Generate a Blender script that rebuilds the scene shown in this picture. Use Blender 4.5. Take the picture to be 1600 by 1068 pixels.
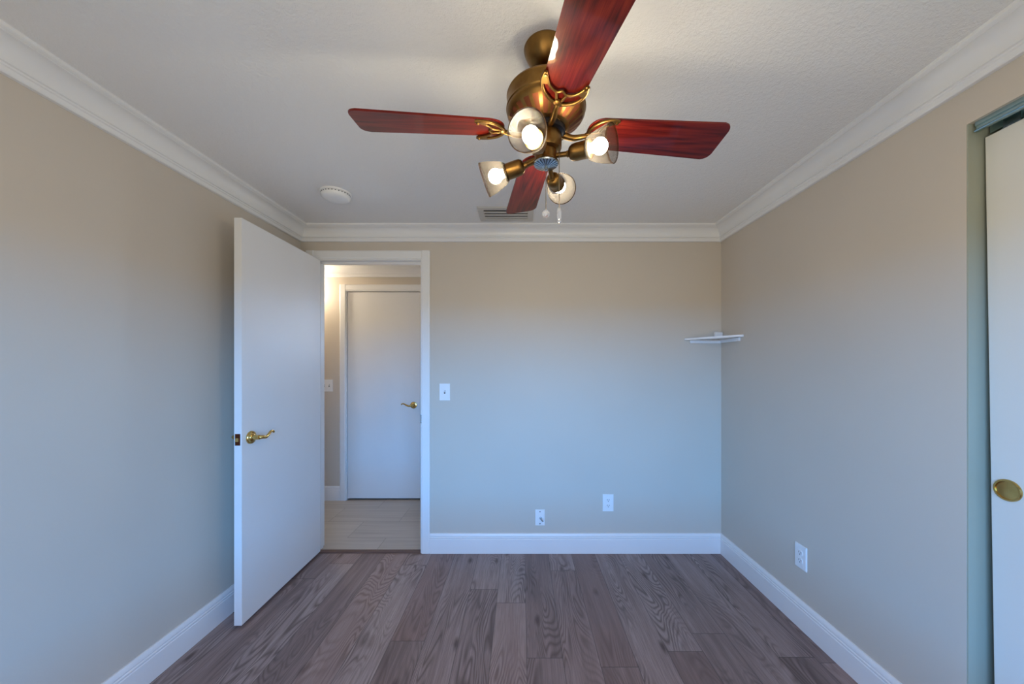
import bpy, bmesh, math, random
from mathutils import Vector, Matrix

for _o in list(bpy.data.objects):
    bpy.data.objects.remove(_o, do_unlink=True)
SC = bpy.context.scene
COL = SC.collection
PI = math.pi

# ------------------------------------------------------------------ camera
cam_d = bpy.data.cameras.new('camera')
cam_d.sensor_width = 36.0
cam_d.lens = 567.0 * 36.0 / 1600.0
cam_d.shift_x = -15.0 / 1600.0
cam_d.shift_y = 38.0 / 1600.0
cam_d.clip_start = 0.02
cam_d.clip_end = 60
cam = bpy.data.objects.new('camera', cam_d)
COL.objects.link(cam)
EYE = 1.317
cam.location = (0, 0, EYE)
cam.rotation_euler = (PI / 2, 0, 0)
SC.camera = cam

# ------------------------------------------------------------------ colour management
SC.view_settings.view_transform = 'Standard'
SC.view_settings.look = 'None'
SC.view_settings.gamma = 1.0
SC.view_settings.use_curve_mapping = False
SC.view_settings.exposure = 0.0

LAMP_COL = (1.0, 0.90, 0.66)
LAMP_STRENGTH = 212.0
SKY_STRENGTH = 5.0
HALL_LAMP_STRENGTH = 160.0
HALL_FILL_COL = (0.84, 0.89, 1.0)
HALL_FILL_POWER = 10.0
HORIZON = (0.62, 2.55, 5.9)
ZENITH = (0.84, 0.85, 1.22)
GROUND = (0.81, 0.71, 0.56)

# ------------------------------------------------------------------ sky seen by the windows
W = bpy.data.worlds.new('sky')
SC.world = W
W.use_nodes = True
nt = W.node_tree
nt.nodes.clear()
w_out = nt.nodes.new('ShaderNodeOutputWorld')
w_bg = nt.nodes.new('ShaderNodeBackground')
w_tc = nt.nodes.new('ShaderNodeTexCoord')
w_sep = nt.nodes.new('ShaderNodeSeparateXYZ')
w_ramp = nt.nodes.new('ShaderNodeValToRGB')
w_map = nt.nodes.new('ShaderNodeMapRange')
w_map.inputs[1].default_value = -1.0
w_map.inputs[2].default_value = 1.0
nt.links.new(w_tc.outputs['Generated'], w_sep.inputs[0])
nt.links.new(w_sep.outputs['Z'], w_map.inputs[0])
nt.links.new(w_map.outputs[0], w_ramp.inputs[0])
SKY_STOPS = [(0.0, GROUND), (0.495, GROUND), (0.503, HORIZON), (0.56, HORIZON), (0.66, ZENITH), (1.0, ZENITH)]
for k_, (p_, c_) in enumerate(SKY_STOPS):
    e_ = w_ramp.color_ramp.elements[k_] if k_ < 2 else w_ramp.color_ramp.elements.new(p_)
    e_.position = p_
    e_.color = (*c_, 1)
nt.links.new(w_ramp.outputs[0], w_bg.inputs[0])
w_bg.inputs[1].default_value = SKY_STRENGTH
nt.links.new(w_bg.outputs[0], w_out.inputs[0])

# ------------------------------------------------------------------ room numbers
XL, XR = -1.56, 1.412          # left / right wall
YB, YR = 2.566, -0.55          # back / rear wall
H = 2.295                      # ceiling
WT = 0.11                      # wall thickness
HYN, HYF = YB + WT, 3.573      # hall near / far wall
HXL, HXR = -3.3, -0.25         # hall ends
DXL, DXR, DZ = -1.455, -0.713, 2.066    # bedroom door opening
CY, CZ = 1.152, 2.083          # closet opening far edge and head
CY0 = -0.38
CXB = 2.06                     # closet back
WX0, WX1, WZ0, WZ1 = -1.0, 0.95, 0.40, 1.80   # window in the rear wall
SX0, SX1, SZ0, SZ1 = -0.76, -0.62, 1.35, 2.0  # added slit in the hall wall for the fill lamp, out of view

def portal(name, loc, rot, sx, sy):
    l = bpy.data.lights.new(name, 'AREA')
    l.shape = 'RECTANGLE'
    l.size = sx
    l.size_y = sy
    l.cycles.is_portal = True
    o = bpy.data.objects.new(name, l)
    o.location = loc
    o.rotation_euler = rot
    COL.objects.link(o)
    return o
portal('window_daylight', ((WX0 + WX1) / 2, YR - WT - 0.03, (WZ0 + WZ1) / 2), (PI / 2, 0, 0), WX1 - WX0, WZ1 - WZ0)
# added area lamp behind an invented hall slit, throws cool light through the doorway
sl_ = bpy.data.lights.new('hall_fill_light', 'AREA')
sl_.shape = 'RECTANGLE'
sl_.size = SX1 - SX0
sl_.size_y = SZ1 - SZ0
sl_.color = HALL_FILL_COL
sl_.energy = HALL_FILL_POWER
so_ = bpy.data.objects.new('hall_fill_light', sl_)
so_.location = ((SX0 + SX1) / 2, HYF + WT + 0.02, (SZ0 + SZ1) / 2)
so_.rotation_euler = (-PI / 2, 0, 0)
COL.objects.link(so_)

# ================================================================== materials
class T:
    """small helper around a node tree"""
    def __init__(self, name):
        self.m = bpy.data.materials.new(name)
        self.m.use_nodes = True
        self.t = self.m.node_tree
        self.t.nodes.clear()
        self.out = self.n('ShaderNodeOutputMaterial')
    def n(self, kind, **kw):
        nd = self.t.nodes.new(kind)
        for k, v in kw.items():
            setattr(nd, k, v)
        return nd
    def put(self, sock, v):
        if hasattr(v, 'links'):
            self.t.links.new(v, sock)
        elif isinstance(v, (tuple, list)) and len(v) == 3 and sock.type == 'RGBA':
            sock.default_value = (*v, 1)
        else:
            sock.default_value = v
    def math(self, op, a, b=None, c=None, clamp=False):
        nd = self.n('ShaderNodeMath', operation=op, use_clamp=clamp)
        self.put(nd.inputs[0], a)
        if b is not None: self.put(nd.inputs[1], b)
        if c is not None: self.put(nd.inputs[2], c)
        return nd.outputs[0]
    def obj(self):
        return self.n('ShaderNodeTexCoord').outputs['Object']
    def sep(self, v):
        nd = self.n('ShaderNodeSeparateXYZ')
        self.put(nd.inputs[0], v)
        return nd.outputs
    def comb(self, x, y, z=0.0):
        nd = self.n('ShaderNodeCombineXYZ')
        for i, v in enumerate((x, y, z)): self.put(nd.inputs[i], v)
        return nd.outputs[0]
    def noise(self, vec, scale, detail=2.0, rough=0.5, dist=0.0):
        nd = self.n('ShaderNodeTexNoise')
        self.put(nd.inputs['Vector'], vec)
        nd.inputs['Scale'].default_value = scale
        nd.inputs['Detail'].default_value = detail
        nd.inputs['Roughness'].default_value = rough
        nd.inputs['Distortion'].default_value = dist
        return nd.outputs['Fac']
    def white(self, vec):
        nd = self.n('ShaderNodeTexWhiteNoise', noise_dimensions='3D')
        self.put(nd.inputs['Vector'], vec)
        return nd.outputs['Value']
    def ramp(self, fac, stops):
        nd = self.n('ShaderNodeValToRGB')
        self.put(nd.inputs[0], fac)
        el = nd.color_ramp.elements
        while len(el) < len(stops): el.new(0.5)
        for i, (p, c) in enumerate(stops):
            el[i].position = p
            el[i].color = (*c, 1)
        return nd.outputs[0]
    def mix(self, fac, a, b, mode='MIX'):
        nd = self.n('ShaderNodeMix', data_type='RGBA', blend_type=mode)
        self.put(nd.inputs['Factor'], fac)
        self.put(nd.inputs[6], a)
        self.put(nd.inputs[7], b)
        return nd.outputs[2]
    def rng(self, v, a, b, c=0.0, d=1.0):
        nd = self.n('ShaderNodeMapRange')
        self.put(nd.inputs[0], v)
        for i, k in enumerate((a, b, c, d)): nd.inputs[i + 1].default_value = k
        return nd.outputs[0]
    def bump(self, h, strength, dist):
        nd = self.n('ShaderNodeBump')
        nd.inputs['Strength'].default_value = strength
        nd.inputs['Distance'].default_value = dist
        self.put(nd.inputs['Height'], h)
        return nd.outputs[0]
    def bsdf(self, **kw):
        nd = self.n('ShaderNodeBsdfPrincipled')
        for k, v in kw.items():
            self.put(nd.inputs[k.replace('_', ' ')], v)
        self.t.links.new(nd.outputs[0], self.out.inputs[0])
        return nd

def m_paint(name, col, rough, bump_scale, bump_s, bump_d, vary=0.04):
    t = T(name)
    o = t.obj()
    n = t.noise(o, bump_scale, 3.0, 0.55)
    v = t.noise(o, 1.7, 2.0)
    c = t.mix(t.rng(v, 0.3, 0.7), tuple(k * (1 - vary) for k in col), tuple(min(1, k * (1 + vary)) for k in col))
    t.bsdf(Base_Color=c, Roughness=rough, Normal=t.bump(n, bump_s, bump_d))
    return t.m

M = {}
M['wall'] = m_paint('tan wall paint', (0.59, 0.53, 0.455), 0.55, 170, 0.10, 0.002, 0.02)
M['ceiling'] = None
M['jamb'] = m_paint('dark olive grey jamb', (0.36, 0.375, 0.30), 0.5, 90, 0.05, 0.001, 0.03)  # thin closet jamb liner, darker and greener than the wall
M['trim'] = m_paint('white trim paint', (0.80, 0.80, 0.80), 0.32, 60, 0.03, 0.001, 0.01)
M['door'] = m_paint('white door paint', (0.76, 0.755, 0.75), 0.42, 220, 0.08, 0.0008, 0.02)
M['closet_door'] = m_paint('off white closet door paint', (0.72, 0.71, 0.66), 0.4, 120, 0.05, 0.0008, 0.02)
M['plastic'] = m_paint('white switch plastic', (0.82, 0.82, 0.82), 0.3, 40, 0.02, 0.0005, 0.01)
M['vent'] = m_paint('grey white vent enamel', (0.55, 0.53, 0.50), 0.45, 60, 0.02, 0.0005, 0.02)
M['dark'] = m_paint('dark recess', (0.02, 0.02, 0.022), 0.6, 60, 0.02, 0.0005)
M['slot'] = m_paint('dark slot', (0.06, 0.06, 0.07), 0.5, 60, 0.02, 0.0005)

t = T('textured ceiling paint')
o = t.obj()
n1 = t.noise(o, 120, 4.0, 0.62, 0.6)
n2 = t.noise(o, 44, 3.0, 0.55, 0.4)
hgt = t.math('ADD', t.math('MULTIPLY', t.rng(n1, 0.42, 0.66), 0.7), t.math('MULTIPLY', t.rng(n2, 0.4, 0.65), 0.5))
t.bsdf(Base_Color=(0.84, 0.83, 0.82), Roughness=0.75, Normal=t.bump(hgt, 0.42, 0.004))
M['ceiling'] = t.m

def m_metal(name, col, col2, rough, scale=25):
    t = T(name)
    o = t.obj()
    n = t.noise(o, scale, 3.0, 0.6)
    c = t.mix(t.rng(n, 0.3, 0.75), col, col2)
    t.bsdf(Base_Color=c, Metallic=1.0, Roughness=t.rng(n, 0.2, 0.8, rough * 0.8, rough * 1.3))
    return t.m
M['brass'] = m_metal('antique brass', (0.26, 0.142, 0.040), (0.18, 0.090, 0.026), 0.34)
M['brass_light'] = m_metal('bright brass', (0.72, 0.50, 0.18), (0.55, 0.36, 0.11), 0.2)
M['brass_dark'] = m_metal('dark aged brass', (0.11, 0.035, 0.018), (0.17, 0.05, 0.022), 0.45)
M['motor_ring'] = m_metal('black motor ring', (0.03, 0.03, 0.035), (0.05, 0.045, 0.05), 0.35)
M['steel'] = m_metal('polished steel', (0.52, 0.58, 0.62), (0.42, 0.48, 0.52), 0.25)
M['track'] = m_metal('brushed aluminium track', (0.45, 0.60, 0.62), (0.36, 0.50, 0.52), 0.3)
M['chain'] = m_metal('pull chain metal', (0.30, 0.24, 0.16), (0.22, 0.17, 0.11), 0.35, 300)

# cherry blades: grain runs along the local U coordinate stored in the UV map
t = T('glossy cherry wood')
uv = t.n('ShaderNodeTexCoord').outputs['UV']
s = t.sep(uv)
p = t.comb(t.math('MULTIPLY', s[0], 3.0), t.math('MULTIPLY', s[1], 55.0))
g = t.noise(p, 1.6, 5.0, 0.6, 0.5)
ringp = t.comb(t.math('MULTIPLY', s[0], 1.4), t.math('MULTIPLY', s[1], 8.0))
ring = t.math('PINGPONG', t.math('MULTIPLY', t.noise(ringp, 1.0, 1.0), 9.0), 0.5)
fine = t.noise(t.comb(t.math('MULTIPLY', s[0], 14.0), t.math('MULTIPLY', s[1], 420.0)), 1.0, 2.0)
k = t.math('ADD', t.math('MULTIPLY', g, 0.6), t.math('ADD', t.math('MULTIPLY', ring, 0.35), t.math('MULTIPLY', fine, 0.22)))
c = t.ramp(k, [(0.30, (0.03, 0.002, 0.0012)), (0.52, (0.125, 0.007, 0.0035)), (0.80, (0.22, 0.022, 0.008))])
t.bsdf(Base_Color=c, Roughness=0.4, Specular_IOR_Level=0.1, Coat_Weight=0.5, Coat_Roughness=0.03)
M['cherry'] = t.m

# frosted, ribbed lamp glass (thin shell: lets most light straight through)
def m_shade(name, tint, tint2, frac):
    t = T(name)
    o = t.obj()
    n = t.noise(o, 420, 2.0)
    nrm = t.bump(n, 0.5, 0.002)
    tr = t.n('ShaderNodeBsdfTransparent'); t.put(tr.inputs[0], (0.96, 0.93, 0.9))
    df = t.n('ShaderNodeBsdfDiffuse'); t.put(df.inputs[0], tint); t.put(df.inputs['Normal'], nrm)
    tl = t.n('ShaderNodeBsdfTranslucent'); t.put(tl.inputs[0], tint2)
    gl = t.n('ShaderNodeBsdfGlossy'); gl.inputs['Roughness'].default_value = 0.12; t.put(gl.inputs['Normal'], nrm)
    a = t.n('ShaderNodeMixShader'); a.inputs[0].default_value = 0.6
    t.t.links.new(df.outputs[0], a.inputs[1]); t.t.links.new(tl.outputs[0], a.inputs[2])
    b = t.n('ShaderNodeMixShader')
    t.put(b.inputs[0], t.rng(n, 0.3, 0.7, frac * 0.75, frac * 1.25))
    t.t.links.new(tr.outputs[0], b.inputs[1]); t.t.links.new(a.outputs[0], b.inputs[2])
    d = t.n('ShaderNodeMixShader')
    lw = t.n('ShaderNodeLayerWeight'); lw.inputs[0].default_value = 0.25
    t.put(d.inputs[0], t.math('MULTIPLY', lw.outputs['Fresnel'], 0.012))
    t.t.links.new(b.outputs[0], d.inputs[1]); t.t.links.new(gl.outputs[0], d.inputs[2])
    t.t.links.new(d.outputs[0], t.out.inputs[0])
    return t.m
M['shade'] = m_shade('frosted ribbed glass', (0.0050, 0.0037, 0.0030), (0.030, 0.026, 0.023), 0.58)
M['shade_rim'] = m_shade('amber glass rim', (0.006, 0.003, 0.0012), (0.012, 0.006, 0.003), 0.75)

t = T('crystal')
t.bsdf(Base_Color=(0.92, 0.94, 1.0), Roughness=0.03, Transmission_Weight=0.85, IOR=1.5)
M['crystal'] = t.m
t = T('window glass')
tr = t.n('ShaderNodeBsdfTransparent'); t.put(tr.inputs[0], (0.95, 0.97, 0.97))
gl = t.n('ShaderNodeBsdfGlossy'); gl.inputs['Roughness'].default_value = 0.02
d = t.n('ShaderNodeMixShader'); d.inputs[0].default_value = 0.06
t.t.links.new(tr.outputs[0], d.inputs[1]); t.t.links.new(gl.outputs[0], d.inputs[2])
t.t.links.new(d.outputs[0], t.out.inputs[0])
M['glass'] = t.m

def m_emit(name, col, strength):
    t = T(name)
    em = t.n('ShaderNodeEmission')
    t.put(em.inputs[0], col)
    em.inputs[1].default_value = strength
    t.t.links.new(em.outputs[0], t.out.inputs[0])
    return t.m
M['bulb'] = m_emit('lit bulb', LAMP_COL, LAMP_STRENGTH)
M['hall_bulb'] = m_emit('lit hall globe', (1.0, 0.83, 0.60), HALL_LAMP_STRENGTH)

# laminate plank floor
PW, PL = 0.163, 1.22
t = T('grey brown oak plank floor')
s = t.sep(t.obj())
u = t.math('DIVIDE', t.math('SUBTRACT', s[0], 0.023), PW)
i = t.math('FLOOR', u)
fu = t.math('FRACT', u)
off = t.math('MULTIPLY', t.white(t.comb(i, 3.1, 0.0)), 1.9)
v = t.math('ADD', t.math('DIVIDE', s[1], PL), off)
j = t.math('FLOOR', v)
fv = t.math('FRACT', v)
idv = t.white(t.comb(i, j, 7.0))
id2 = t.white(t.comb(i, j, 2.0))
sh1 = t.math('MULTIPLY', idv, 41.0)
sh2 = t.math('MULTIPLY', id2, 57.0)
base_p = t.comb(t.math('ADD', t.math('MULTIPLY', s[0], 7.0), sh1), t.math('ADD', t.math('MULTIPLY', s[1], 1.15), sh2), sh1)
fld = t.noise(base_p, 1.0, 1.5, 0.45, 0.55)                   # growth field: its contours are the cathedral arches
rings = t.math('PINGPONG', t.math('MULTIPLY', fld, 26.0), 0.5)
rings = t.rng(rings, 0.02, 0.34)
ring_mask = t.rng(t.noise(t.comb(t.math('ADD', t.math('MULTIPLY', s[0], 5.0), sh2), t.math('ADD', t.math('MULTIPLY', s[1], 1.6), sh1)), 1.0, 1.0), 0.42, 0.58)
fine = t.noise(t.comb(t.math('ADD', t.math('MULTIPLY', s[0], 260.0), sh1), t.math('ADD', t.math('MULTIPLY', s[1], 7.0), sh2)), 1.0, 3.0, 0.6)
streak = t.noise(t.comb(t.math('ADD', t.math('MULTIPLY', s[0], 24.0), sh2), t.math('ADD', t.math('MULTIPLY', s[1], 0.9), sh1)), 1.0, 3.0, 0.55, 0.6)
tone = t.math('ADD', t.math('MULTIPLY', idv, 0.42), t.math('MULTIPLY', streak, 0.75))
c = t.ramp(tone, [(0.24, (0.125, 0.083, 0.077)), (0.44, (0.235, 0.170, 0.160)), (0.64, (0.325, 0.246, 0.236)), (0.9, (0.42, 0.34, 0.325))])
c = t.mix(t.math('MULTIPLY', ring_mask, t.math('MULTIPLY', t.math('SUBTRACT', 1.0, rings), 0.80)), c, (0.085, 0.052, 0.044))
c = t.mix(t.rng(fine, 0.35, 0.62, 0.48, 0.0), c, (0.10, 0.072, 0.064))
# knots
vo = t.n('ShaderNodeTexVoronoi', feature='F1', distance='EUCLIDEAN', voronoi_dimensions='2D')
t.put(vo.inputs['Vector'], t.comb(t.math('MULTIPLY', s[0], 5.2), t.math('ADD', t.math('MULTIPLY', s[1], 1.9), 0.3)))
vo.inputs['Scale'].default_value = 1.0
kd = t.math('ADD', vo.outputs['Distance'], t.math('MULTIPLY', t.noise(base_p, 8.0, 2.0), 0.10))
knot = t.math('MULTIPLY', t.rng(kd, 0.065, 0.150, 0.85, 0.0), t.math('LESS_THAN', t.sep(vo.outputs['Color'])[0], 0.5))
c = t.mix(knot, c, (0.062, 0.033, 0.026))
# warm / cool tint between boards
c = t.mix(t.rng(id2, 0.55, 1.0, 0.0, 0.38), c, (0.24, 0.145, 0.125))
# seams
eu = t.math('MINIMUM', fu, t.math('SUBTRACT', 1.0, fu))
ev = t.math('MINIMUM', fv, t.math('SUBTRACT', 1.0, fv))
seam = t.math('MAXIMUM', t.rng(eu, 0.004, 0.012, 1.0, 0.0), t.rng(ev, 0.0008, 0.0018, 1.0, 0.0))
c = t.mix(t.math('MULTIPLY', seam, 0.72), c, (0.05, 0.036, 0.034))
hg = t.math('SUBTRACT', t.math('MULTIPLY', fine, 0.35), seam)
t.bsdf(Base_Color=c, Roughness=t.rng(fine, 0.3, 0.7, 0.42, 0.54), Normal=t.bump(hg, 0.18, 0.0015))
M['floor'] = t.m

# hall tiles
TW, TL = 0.294, 0.598
t = T('pale beige hall tile')
s = t.sep(t.obj())
v = t.math('DIVIDE', t.math('SUBTRACT', s[1], 2.786), TW)
j = t.math('FLOOR', v)
fv = t.math('FRACT', v)
u = t.math('ADD', t.math('DIVIDE', t.math('ADD', s[0], 1.339), TL), t.math('MULTIPLY', t.math('MODULO', t.math('ADD', j, 20.0), 2.0), 0.5))
i = t.math('FLOOR', u)
fu = t.math('FRACT', u)
idv = t.white(t.comb(i, j, 4.0))
vein = t.noise(t.comb(t.math('MULTIPLY', s[0], 1.6), t.math('ADD', t.math('MULTIPLY', s[1], 26.0), t.math('MULTIPLY', idv, 30.0))), 1.0, 3.0, 0.55, 0.3)
c = t.ramp(t.math('ADD', t.math('MULTIPLY', vein, 0.8), t.math('MULTIPLY', idv, 0.2)), [(0.3, (0.36, 0.33, 0.30)), (0.7, (0.47, 0.44, 0.40))])
eu = t.math('MULTIPLY', t.math('MINIMUM', fu, t.math('SUBTRACT', 1.0, fu)), TL)
ev = t.math('MULTIPLY', t.math('MINIMUM', fv, t.math('SUBTRACT', 1.0, fv)), TW)
grout = t.rng(t.math('MINIMUM', eu, ev), 0.0012, 0.0028, 1.0, 0.0)
c = t.mix(t.math('MULTIPLY', grout, 0.8), c, (0.20, 0.18, 0.16))
t.bsdf(Base_Color=c, Roughness=0.34, Normal=t.bump(t.math('SUBTRACT', 1.0, grout), 0.25, 0.002))
M['tile'] = t.m

t = T('dark walnut threshold')
s = t.sep(t.obj())
g = t.noise(t.comb(t.math('MULTIPLY', s[0], 6.0), t.math('MULTIPLY', s[1], 160.0)), 1.0, 3.0)
t.bsdf(Base_Color=t.ramp(g, [(0.3, (0.07, 0.035, 0.025)), (0.7, (0.14, 0.075, 0.055))]), Roughness=0.45)
M['threshold'] = t.m

# ================================================================== mesh helpers
def nb():
    return bmesh.new()

def box(bm, x0, x1, y0, y1, z0, z1, bev=0.0, seg=2, mi=0):
    r = bmesh.ops.create_cube(bm, size=1.0)
    vs = r['verts']
    for vv in vs:
        vv.co = Vector(((x0 + x1) / 2 + vv.co.x * (x1 - x0), (y0 + y1) / 2 + vv.co.y * (y1 - y0), (z0 + z1) / 2 + vv.co.z * (z1 - z0)))
    fs = set(f for vv in vs for f in vv.link_faces)
    for f in fs: f.material_index = mi
    if bev > 0:
        ed = list(set(ee for vv in vs for ee in vv.link_edges))
        bmesh.ops.bevel(bm, geom=ed, offset=bev, segments=seg, affect='EDGES', profile=0.5)

def frame_of(axis):
    w = Vector(axis).normalized()
    a = Vector((0, 0, 1)) if abs(w.z) < 0.9 else Vector((1, 0, 0))
    u = a.cross(w).normalized()
    return u, w.cross(u), w

def lathe(bm, prof, origin=(0, 0, 0), axis=(0, 0, 1), seg=40, mat_fn=None, close=False):
    """prof: list of (radius, distance along the axis)"""
    o = Vector(origin)
    u, v, w = frame_of(axis)
    rings = []
    for r, h in prof:
        if r < 1e-6:
            rings.append([bm.verts.new(o + w * h)])
        else:
            rings.append([bm.verts.new(o + w * h + (u * math.cos(2 * PI * k / seg) + v * math.sin(2 * PI * k / seg)) * r) for k in range(seg)])
    pairs = list(zip(rings[:-1], rings[1:]))
    if close: pairs.append((rings[-1], rings[0]))
    for b, (A, B) in enumerate(pairs):
        for k in range(seg):
            k2 = (k + 1) % seg
            if len(A) == 1 and len(B) == 1: continue
            if len(A) == 1: f = bm.faces.new((A[0], B[k], B[k2]))
            elif len(B) == 1: f = bm.faces.new((A[k], B[0], A[k2]))
            else: f = bm.faces.new((A[k], B[k], B[k2], A[k2]))
            if mat_fn: f.material_index = mat_fn(b, k)
    return rings

def tube(bm, pts, rad, seg=10, cap=True):
    pts = [Vector(p) for p in pts]
    if not isinstance(rad, (list, tuple)): rad = [rad] * len(pts)
    prev_u = None
    rings = []
    for a, p in enumerate(pts):
        d = (pts[min(a + 1, len(pts) - 1)] - pts[max(a - 1, 0)]).normalized()
        if prev_u is None:
            u, v, w = frame_of(d)
        else:
            u = (prev_u - d * prev_u.dot(d)).normalized()
            v = d.cross(u)
        prev_u = u
        rings.append([bm.verts.new(p + (u * math.cos(2 * PI * k / seg) + v * math.sin(2 * PI * k / seg)) * rad[a]) for k in range(seg)])
    for A, B in zip(rings[:-1], rings[1:]):
        for k in range(seg):
            bm.faces.new((A[k], A[(k + 1) % seg], B[(k + 1) % seg], B[k]))
    if cap:
        bm.faces.new(list(reversed(rings[0])))
        bm.faces.new(rings[-1])

def smooth_path(pts, n=6):
    """Catmull-Rom through the points"""
    P = [Vector(p) for p in pts]
    P = [P[0] * 2 - P[1]] + P + [P[-1] * 2 - P[-2]]
    out = []
    for a in range(1, len(P) - 2):
        p0, p1, p2, p3 = P[a - 1:a + 3]
        for q in range(n):
            t_ = q / n
            out.append(0.5 * ((2 * p1) + (p2 - p0) * t_ + (2 * p0 - 5 * p1 + 4 * p2 - p3) * t_ ** 2 + (3 * p1 - p0 - 3 * p2 + p3) * t_ ** 3))
    out.append(P[-2])
    return out

def prism(bm, poly, fn, h0, h1):
    """poly: 2-D outline, fn(a, b, h) -> world point; extruded from h0 to h1"""
    A = [bm.verts.new(fn(a, b, h0)) for a, b in poly]
    B = [bm.verts.new(fn(a, b, h1)) for a, b in poly]
    n = len(poly)
    bm.faces.new(list(reversed(A)))
    bm.faces.new(B)
    for k in range(n):
        bm.faces.new((A[k], A[(k + 1) % n], B[(k + 1) % n], B[k]))

def sweep(bm, p0, p1, inward, prof, m0=0.0, m1=0.0):
    """straight moulding from p0 to p1; prof: (distance from wall, height); m = mitre factor at each end"""
    p0, p1, inw = Vector(p0), Vector(p1), Vector(inward)
    d = (p1 - p0).normalized()
    A = [bm.verts.new(p0 + inw * a + Vector((0, 0, b)) + d * (a * m0)) for a, b in prof]
    B = [bm.verts.new(p1 + inw * a + Vector((0, 0, b)) - d * (a * m1)) for a, b in prof]
    n = len(prof)
    for k in range(n):
        bm.faces.new((A[k], A[(k + 1) % n], B[(k + 1) % n], B[k]))
    bm.faces.new(list(reversed(A)))
    bm.faces.new(B)

def link(name, bm, mats, parent=None, smooth=None, origin=None):
    """one mesh object. Geometry is given in world coordinates and shifted to the origin of its thing."""
    bmesh.ops.recalc_face_normals(bm, faces=bm.faces[:])
    root = parent
    while root is not None and root.parent is not None: root = root.parent
    if origin is None:
        origin = Vector(root.location) if root is not None else Vector((0, 0, 0))
    origin = Vector(origin)
    bmesh.ops.translate(bm, verts=bm.verts[:], vec=-origin)
    me = bpy.data.meshes.new(name)
    if smooth is not None:
        for f in bm.faces: f.smooth = True
    bm.to_mesh(me)
    bm.free()
    if smooth is not None:
        try: me.set_sharp_from_angle(angle=math.radians(smooth))
        except Exception: pass
    for m in (mats if isinstance(mats, (list, tuple)) else [mats]): me.materials.append(m)
    ob = bpy.data.objects.new(name, me)
    COL.objects.link(ob)
    if parent is not None: ob.parent = parent
    else: ob.location = origin
    return ob

def tag(ob, label, cat, group=None, kind=None):
    ob['label'] = label
    ob['category'] = cat
    if group: ob['group'] = group
    if kind: ob['kind'] = kind
    return ob

def thing(name, label, cat, loc, group=None, kind=None):
    ob = bpy.data.objects.new(name, None)
    COL.objects.link(ob)
    ob.location = loc
    ob.empty_display_size = 0.05
    return tag(ob, label, cat, group, kind)

def struct(name, bm, mat, label, cat, smooth=None):
    return tag(link(name, bm, mat, smooth=smooth), label, cat, kind='structure')

# ================================================================== room shell
bm = nb(); box(bm, XL - WT, CXB + WT, YR - WT, YB, -0.1, 0.0)
struct('floor', bm, M['floor'], 'grey brown wood plank floor of the bedroom', 'floor')
bm = nb(); box(bm, HXL - WT, HXR + WT, YB, HYF + WT, -0.1, 0.0)
struct('floor_hall', bm, M['tile'], 'pale beige tile floor of the hallway beyond the doorway', 'floor')
bm = nb(); box(bm, XL - WT, CXB + WT, YR - WT, YB + WT / 2, H, H + 0.1)
struct('ceiling', bm, M['ceiling'], 'white textured bedroom ceiling with the fan', 'ceiling')
bm = nb(); box(bm, HXL - WT, HXR + WT, YB + WT / 2, HYF + WT, H, H + 0.1)
struct('ceiling_hall', bm, M['ceiling'], 'white ceiling of the hallway', 'ceiling')

bm = nb(); box(bm, XL - WT, XL, YR - WT, YB, 0, H)
struct('wall_left', bm, M['wall'], 'tan painted wall on the left behind the open door', 'wall')
# back wall with the doorway notch
bm = nb()
pts = [(HXL, 0), (DXL - 0.02, 0), (DXL - 0.02, DZ + 0.02), (DXR + 0.02, DZ + 0.02), (DXR + 0.02, 0), (XR + WT, 0), (XR + WT, H), (HXL, H)]
prism(bm, pts, lambda a, b, h: Vector((a, h, b)), YB, YB + WT)
struct('wall_back', bm, M['wall'], 'tan painted far wall with the doorway and the coax plate', 'wall')
# right wall with the closet notch
bm = nb()
pts = [(YB, 0), (YB, H), (YR - WT, H), (YR - WT, 0), (CY0, 0), (CY0, CZ), (CY, CZ), (CY, 0)]
prism(bm, pts, lambda a, b, h: Vector((h, a, b)), XR, XR + WT)
struct('wall_right', bm, M['wall'], 'tan painted wall on the right with the closet opening', 'wall')
# rear wall with the window hole
bm = nb()
box(bm, XL - WT, WX0, YR - WT, YR, 0, H); box(bm, WX1, XR + WT, YR - WT, YR, 0, H)
box(bm, WX0, WX1, YR - WT, YR, 0, WZ0); box(bm, WX0, WX1, YR - WT, YR, WZ1, H)
struct('wall_rear', bm, M['wall'], 'tan painted wall behind the camera with the window', 'wall')
# hall far wall: notches for the hall door, added slot for the fill lamp
HDX0, HDX1, HDZ = -1.720, -0.996, 2.053
bm = nb()
pts = [(HXL - WT, 0), (HDX0 - 0.02, 0), (HDX0 - 0.02, HDZ + 0.02), (HDX1 + 0.02, HDZ + 0.02), (HDX1 + 0.02, 0), (SX0, 0), (SX0, H), (HXL - WT, H)]
prism(bm, pts, lambda a, b, h: Vector((a, h, b)), HYF, HYF + WT)
box(bm, SX0, SX1, HYF, HYF + WT, 0, SZ0); box(bm, SX0, SX1, HYF, HYF + WT, SZ1, H)
box(bm, SX1, HXR + WT, HYF, HYF + WT, 0, H)
struct('wall_hall', bm, M['wall'], 'tan hallway wall seen through the doorway', 'wall')
bm = nb(); box(bm, HXL - WT, HXL, HYN, HYF, 0, H)
struct('wall_hall_left', bm, M['wall'], 'tan wall closing the left end of the hallway', 'wall')
bm = nb(); box(bm, HXR, HXR + WT, HYN, HYF, 0, H)
struct('wall_hall_right', bm, M['wall'], 'tan wall closing the right end of the hallway', 'wall')
bm = nb(); box(bm, HDX0 - 0.1, HDX1 + 0.1, HYF + WT, HYF + WT + 0.03, -0.05, H)
struct('wall_hall_closet', bm, M['dark'], 'dark space behind the closed hallway door', 'wall')
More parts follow.
